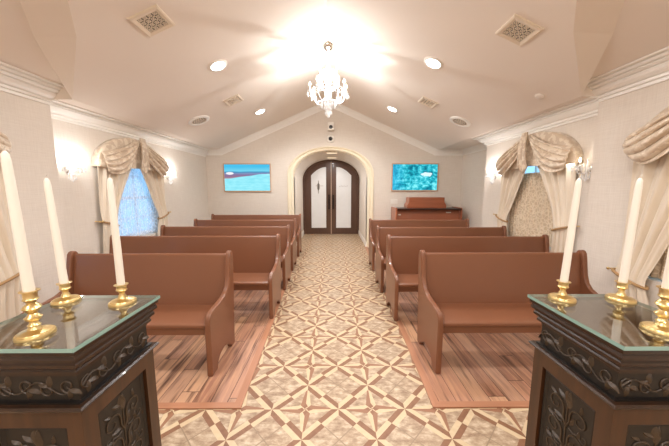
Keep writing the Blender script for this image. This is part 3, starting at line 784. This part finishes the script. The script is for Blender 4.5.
# ------------------------------------------------------------------ ceiling fixtures
def on_slope(x, y): return ((x, y, ceil_z(x)), (0, (aR if x > APX else -aL), 0))
KL_ = .58
def light(name, kind, loc, energy, col=(1,.9,.76), parent=None, size=.05, rot=(0,0,0), blend=.6, spot=2.4):
    l = bpy.data.lights.new(name, kind); l.energy = energy*KL_; l.color = col
    if kind == 'AREA': l.shape = 'DISK'; l.size = size
    else: l.shadow_soft_size = size
    if kind == 'SPOT': l.spot_size = spot; l.spot_blend = blend
    o = bpy.data.objects.new(name, l); C.objects.link(o); o.location = loc; o.rotation_euler = rot
    if parent: o.parent = parent
    return o
WARM = (.985, .99, 1)
def build_can():
    t = thing('downlight', '', 'downlight', group='round recessed downlights in the sloped ceiling')
    b = MB(); b.lathe([(.088,-.004),(.092,-.012),(.112,-.010),(.122,-.002),(.122,0)], n=32, cap=False); b.build('trim_ring', M['trim'], t, smooth=True)
    b = MB(); b.lathe([(.0885,-.0015),(.0885,-.006),(.03,-.014),(.002,-.015)], n=32); b.build('lens', M['lens'], t, smooth=True)
    return t
can = build_can()
CANS_AND_FILLS = [(-1.442, 3.616, 'left slope, nearer the camera'), (-1.453, 5.624, 'left slope, nearer the far wall'), (1.243, 3.551, 'right slope, nearer the camera'), (1.18, 5.584, 'right slope, nearer the far wall'),
        (-1.45, 1.6, ''), (1.2, 1.55, ''), (-1.45, -.5, ''), (1.2, -.5, ''), (-1.45, -2.2, ''), (1.2, -2.2, '')]  # blank entries: unseen area fills added to brighten the room, no fixtures
for i, (x, y, ds) in enumerate(CANS_AND_FILLS):
    loc, rot = on_slope(x, y)
    if ds:
        o = can if i == 0 else dup(can, loc)
        o.location = loc; o.rotation_euler = rot; o['label'] = 'lit round recessed downlight on the '+ds
    n = Vector((0,0,-.03)); n.rotate(__import__('mathutils').Euler(rot))
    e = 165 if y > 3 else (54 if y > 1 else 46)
    light('downlight_or_fill_glow', 'SPOT' if ds else 'AREA', tuple(Vector(loc)+n), e if ds else e*.9, WARM, size=.07 if ds else .3, rot=rot, spot=2.7, blend=.8)

def build_grille(w, name, label, group):
    t = thing(name, label, 'vent', group=group); h = w/2; f = w*.16
    b = MB(); P = [(0,-.0),(0,-.012),(f*.35,-.018),(f,-.010),(f,-.002)]
    b.rings([[(sx*(h-d), sy*(h-d), z) for sx, sy in ((-1,-1),(1,-1),(1,1),(-1,1))] for d, z in P], caps=False); b.build('frame', M['vent'], t)
    b = MB(); q = h-f; b.box(-q, q, -q, q, -.002, 0); b.build('duct_shade_plate', M['hole_shade'], t)  # thin dark plate, shade of the duct opening put into its colour
    b = MB(); n = 4; st = 2*q/n; r = .0034*w/.27
    for i in range(n):
        for j in range(n):
            cx, cy = -q+st*(i+.5), -q+st*(j+.5)
            b.tube([(cx+st*.36*math.cos(a*PI/5), cy+st*.36*math.sin(a*PI/5), -.006) for a in range(11)], r, 4)
            for k in range(2): 
                s = 1 if k else -1
                b.tube([(cx-st*.5, cy-s*st*.5, -.006), (cx-.1*st, cy-s*.1*st, -.006), (cx+.1*st, cy+s*.1*st, -.006), (cx+st*.5, cy+s*st*.5, -.006)], r, 4)
    for i in range(0): b.tube([(-q, -q+st*i, -.006), (q, -q+st*i, -.006)], r*.8, 4); b.tube([(-q+st*i, -q, -.006), (-q+st*i, q, -.006)], r*.8, 4)
    b.build('filigree', M['filig'], t); return t
G = 'square filigree ceiling vents'; G2 = 'small filigree vents toward the far wall'
v1 = build_grille(.275, 'ceiling_vent', 'large square filigree vent on the left slope near the top of the picture', G)
v1.location, v1.rotation_euler = on_slope(-1.595, 2.60)
l, r_ = on_slope(1.626, 2.548); dup(v1, l, r_, 'large square filigree vent on the right slope near the top of the picture')
v2 = build_grille(.27, 'ceiling_vent', 'smaller square vent on the left slope behind the nearer downlight', G2)
v2.location, v2.rotation_euler = on_slope(-1.64, 4.68)
l, r_ = on_slope(1.557, 4.62); dup(v2, l, r_, 'smaller square vent on the right slope behind the nearer downlight')
t = thing('ceiling_speaker', 'round ceiling speaker low on the left slope', 'speaker', group='round ceiling speakers')
b = MB(); b.lathe([(.125,-.006),(.13,-.02),(.16,-.022),(.178,-.012),(.18,0)], n=36, cap=False); b.build('rim', M['trim'], t, smooth=True)
b = MB(); b.lathe([(.1255,-.001),(.1255,-.008),(.06,-.012),(.002,-.013)], n=36); b.build('grille', M['vent'], t, smooth=True)
b = MB()
for rr, k in ((.03, 6), (.065, 12), (.1, 18)):
    for i in range(k):
        a = 2*PI*i/k; b.lathe([(.0075,-.010),(.0075,-.0145)], (rr*math.cos(a), rr*math.sin(a), 0), 6)
b.build('perforation_shade', M['hole_shade'], t)  # raised dark dots paint in the shade of the speaker holes
t.location, t.rotation_euler = on_slope(-2.30, 4.83)
l, r_ = on_slope(2.162, 4.76); dup(t, l, r_, 'round ceiling speaker low on the right slope')
o = MB().lathe([(.05,0),(.05,-.012),(.04,-.02),(.002,-.022)], n=24).build('ceiling_disc', M['ceil'], smooth=True)
o.location, o.rotation_euler = on_slope(2.36, 3.22); tag(o, 'small round painted cap on the ceiling above the right window', 'cover')

# ------------------------------------------------------------------ chandelier
def drop(b, x, y, z, L=.06, r=.010):
    b.lathe([(.0015,0),(.0045,-L*.12),(.0015,-L*.22),(r*.5,-L*.35),(r,-L*.68),(r*.55,-L*.88),(.001,-L)], (x, y, z), 6)
CHX, CHY = -.068, 4.26
ch = thing('chandelier', 'lit crystal chandelier hanging from the ridge above the aisle', 'chandelier', (CHX, CHY, APZ))
b = MB(); b.lathe([(.002,-.125),(.02,-.12),(.035,-.10),(.065,-.085),(.078,-.06),(.07,-.045),(.075,-.04),(.06,0)], n=28); b.build('canopy', M['chrome'], ch, smooth=True)
b = MB(); b.tube([(0,0,-.12),(0,0,-.26)], .006, 8)
for k in range(5): b.lathe([(.004,-.004),(.011,0),(.004,.004)], (0,0,-.13-.027*k), 8)
b.build('chain', M['chrome'], ch, smooth=True)
b = MB(); b.lathe([(.008,-.24),(.020,-.26),(.012,-.29),(.030,-.32),(.034,-.36),(.022,-.40),(.05,-.42),(.056,-.44),(.05,-.54),(.056,-.56),(.03,-.60),(.024,-.66),(.045,-.70),(.055,-.74),(.03,-.80),(.04,-.84),(.06,-.88),(.05,-.93),(.02,-.97),(.012,-1.0),(.022,-1.02),(.02,-1.045),(.002,-1.06)], n=16); b.build('column', M['crystal'], ch, smooth=True, ang=20)
b = MB(); b.lathe([(.02,-.405),(.11,-.41),(.115,-.40),(.02,-.395)], n=24); b.build('bobeche_dish', M['crystal'], ch, smooth=True)
b = MB(); b.lathe([(.02,-.845),(.10,-.83),(.11,-.81),(.104,-.81),(.095,-.825),(.02,-.835)], n=24); b.build('bobeche_dish', M['crystal'], ch, smooth=True)
def arm(b, a, r0, r1, z0, z1, dip):
    pts = []
    for i in range(15):
        t = i/14; r = r0+(r1-r0)*(1-(1-t)**1.6); z = z0+(z1-z0)*t**2-dip*math.sin(PI*min(1, t*1.15))
        pts.append((r*math.cos(a), r*math.sin(a), z))
    b.tube(pts, .008, 6)
for tier, (n, rad, z0, z1, dip, cup) in enumerate(((4, .17, -.60, -.52, .05, .04), (8, .275, -.78, -.70, .07, .05))):
    for k in range(n):
        a = 2*PI*(k+.5*(1-tier)+.25*tier)/n; x, y = rad*math.cos(a), rad*math.sin(a)
        b = MB(); arm(b, a, .03, rad, z0, z1, dip); am = b.build('arm', M['crystal'], ch, smooth=True)
        b = MB(); b.lathe([(.006,z1-.006),(.03,z1),(.042,z1+.012),(.039,z1+.013),(.012,z1+.004),(.012,z1+.03),(.014,z1+.032),(.010,z1+.034)], (x, y, 0), 14); b.build('candle_cup', M['crystal'], am, smooth=True)
        b = MB(); b.lathe([(.0095,z1+.03),(.0095,z1+.085)], (x, y, 0), 10); b.build('candle_sleeve', M['wax'], am, smooth=True)
        b = MB(); b.lathe([(.006,z1+.085),(.013,z1+.10),(.014,z1+.112),(.008,z1+.132),(.001,z1+.148)], (x, y, 0), 10); b.build('bulb', M['bulb'], am, smooth=True)
        b = MB()
        for q in range(5):
            a2 = 2*PI*q/5; drop(b, x+.038*math.cos(a2), y+.038*math.sin(a2), z1+.008, .075, .011)
        b.build('crystal_drops', M['crystal'], am)
        light('chandelier_or_ray_glow', 'POINT', (CHX+x*1.0, CHY+y*1.0, APZ+z1+.16), 6 if tier == 0 else 5, WARM, size=.012)
b = MB()
for k in range(20): a = 2*PI*k/20; drop(b, .112*math.cos(a), .112*math.sin(a), -.405, .09, .009)
b.build('upper_drops', M['crystal'], ch)
b = MB()
for k in range(12): a = 2*PI*k/12; drop(b, .105*math.cos(a), .105*math.sin(a), -.82, .10, .012)
for k in range(6): a = 2*PI*k/6; drop(b, .045*math.cos(a), .045*math.sin(a), -.93, .09, .011)
b.build('lower_drops', M['crystal'], ch)
b = MB()
for k in range(8):
    a0, a1 = 2*PI*(k+.25)/8, 2*PI*(k+1.25)/8
    for i in range(9):
        t = i/8; r = .275*(1-.12*math.sin(PI*t)); a = a0+(a1-a0)*t
        b.lathe([(.001,-.006),(.006,0),(.001,.006)], (r*math.cos(a), r*math.sin(a), -.70-.05*math.sin(PI*t)), 6)
for k in range(8):
    a = 2*PI*(k+.25)/8
    for i in range(12):
        t = i/11; r = .11+.165*t; b.lathe([(.001,-.006),(.006,0),(.001,.006)], (r*math.cos(a), r*math.sin(a), -.41-.29*t-.05*math.sin(PI*t)), 6)
b.build('bead_garland', M['crystal'], ch)
light('chandelier_or_ray_glow', 'POINT', (CHX, CHY-.052, APZ-.645), 40, WARM, size=.004)  # extra point light without a bulb, added to throw rays on the ceiling

# ------------------------------------------------------------------ sconces
def build_sconce():
    t = thing('wall_sconce', '', 'sconce', group='crystal wall sconces')
    b = MB(); b.lathe([(.055,.0),(.055,.008),(.03,.02),(.012,.03),(.004,.032)], (0,0,0), 20, M=RX90); b.build('backplate', M['chrome'], t, smooth=True)
    b = MB(); b.lathe([(.004,.14),(.012,.12),(.006,.09),(.016,.05),(.02,0),(.012,-.05),(.018,-.09),(.006,-.13),(.003,-.15)], (0,-.05,0), 10); b.build('stem', M['crystal'], t, smooth=True)
    for k, dx in enumerate((-.14, 0, .14)):
        yo = -.10 if dx else -.16
        pts = []
        for i in range(13):
            q = i/12; pts.append((dx*(1-(1-q)**1.5), -.03+(yo+.03)*q, -.02-.06*math.sin(PI*q)+.05*q*q))
        b = MB(); b.tube(pts, .007, 6); am = b.build('arm', M['crystal'], t, smooth=True)
        b = MB(); b.lathe([(.005,.024),(.032,.032),(.04,.044),(.036,.045),(.01,.036)], (dx, yo, 0), 12); b.build('candle_cup', M['crystal'], am, smooth=True)
        b = MB(); b.lathe([(.009,.036),(.009,.095)], (dx, yo, 0), 10); b.build('candle_sleeve', M['wax'], am, smooth=True)
        b = MB(); b.lathe([(.006,.095),(.012,.11),(.013,.12),(.007,.14),(.001,.155)], (dx, yo, 0), 10); b.build('bulb', M['bulb'], am, smooth=True)
        b = MB()
        for q in range(6): a = 2*PI*q/6; drop(b, dx+.036*math.cos(a), yo+.036*math.sin(a), .040, .075, .010)
        b.build('crystal_drops', M['crystal'], am)
    b = MB()
    for q in range(5): drop(b, -.06+.03*q, -.06, -.06-.02*(2-abs(q-2)), .09, .011)
    b.build('pendant_drops', M['crystal'], t); return t
sc = build_sconce()
for i, (x, y, s, ds) in enumerate([(LX, 3.30, 1, 'left wall, nearer side of the window'), (LX, 5.27, 1, 'left wall, farther side of the window'), (RX, 4.82, -1, 'right wall, farther side of the window'), (RX, 3.045, -1, 'right wall, nearer side of the window')]):
    o = sc if i == 0 else dup(sc, (0,0,0))
    o.location = (x+s*.001, y, 1.73); o.scale = (.78, .78, .78); o.rotation_euler = (0, 0, PI/2*s); o['label'] = 'lit crystal wall sconce with candle arms on the '+ds
    for dy in (-.14, .14):
        if i == 3 and dy < 0: continue
        light('sconce_glow', 'POINT', (x+s*.095, y+dy*.8, 1.875), 4.2, WARM, size=.015)
for y in (7.12, 8.2): light('recess_glow', 'AREA', (XC+.03, y, ATOP-.05), 15, (1,1,1), size=.15)

# ------------------------------------------------------------------ daylight outside
w = bpy.data.worlds.new('daylight'); bpy.context.scene.world = w; w.use_nodes = True
bg = w.node_tree.nodes['Background']; bg.inputs[0].default_value = (.30, .58, 1, 1); bg.inputs[1].default_value = 2.0

# ------------------------------------------------------------------ camera
cam = bpy.data.cameras.new('camera'); co = bpy.data.objects.new('camera', cam); C.objects.link(co)
cam.sensor_width = 36; cam.lens = 36*270/669; cam.clip_start = .02
co.location = (0, 0, 1.505)
co.rotation_euler = (PI/2-math.atan(34/270), 0, -math.atan(1.5/270))
sc_ = bpy.context.scene; sc_.camera = co
sc_.view_settings.view_transform = 'Standard'; sc_.view_settings.look = 'None'; sc_.view_settings.gamma = 1; sc_.view_settings.use_curve_mapping = False
sc_.view_settings.exposure = 0.12
sc_.cycles.use_denoising = True
sc_.cycles.max_bounces = 10; sc_.cycles.diffuse_bounces = 6; sc_.cycles.transparent_max_bounces = 16
sc_.cycles.sample_clamp_indirect = 6
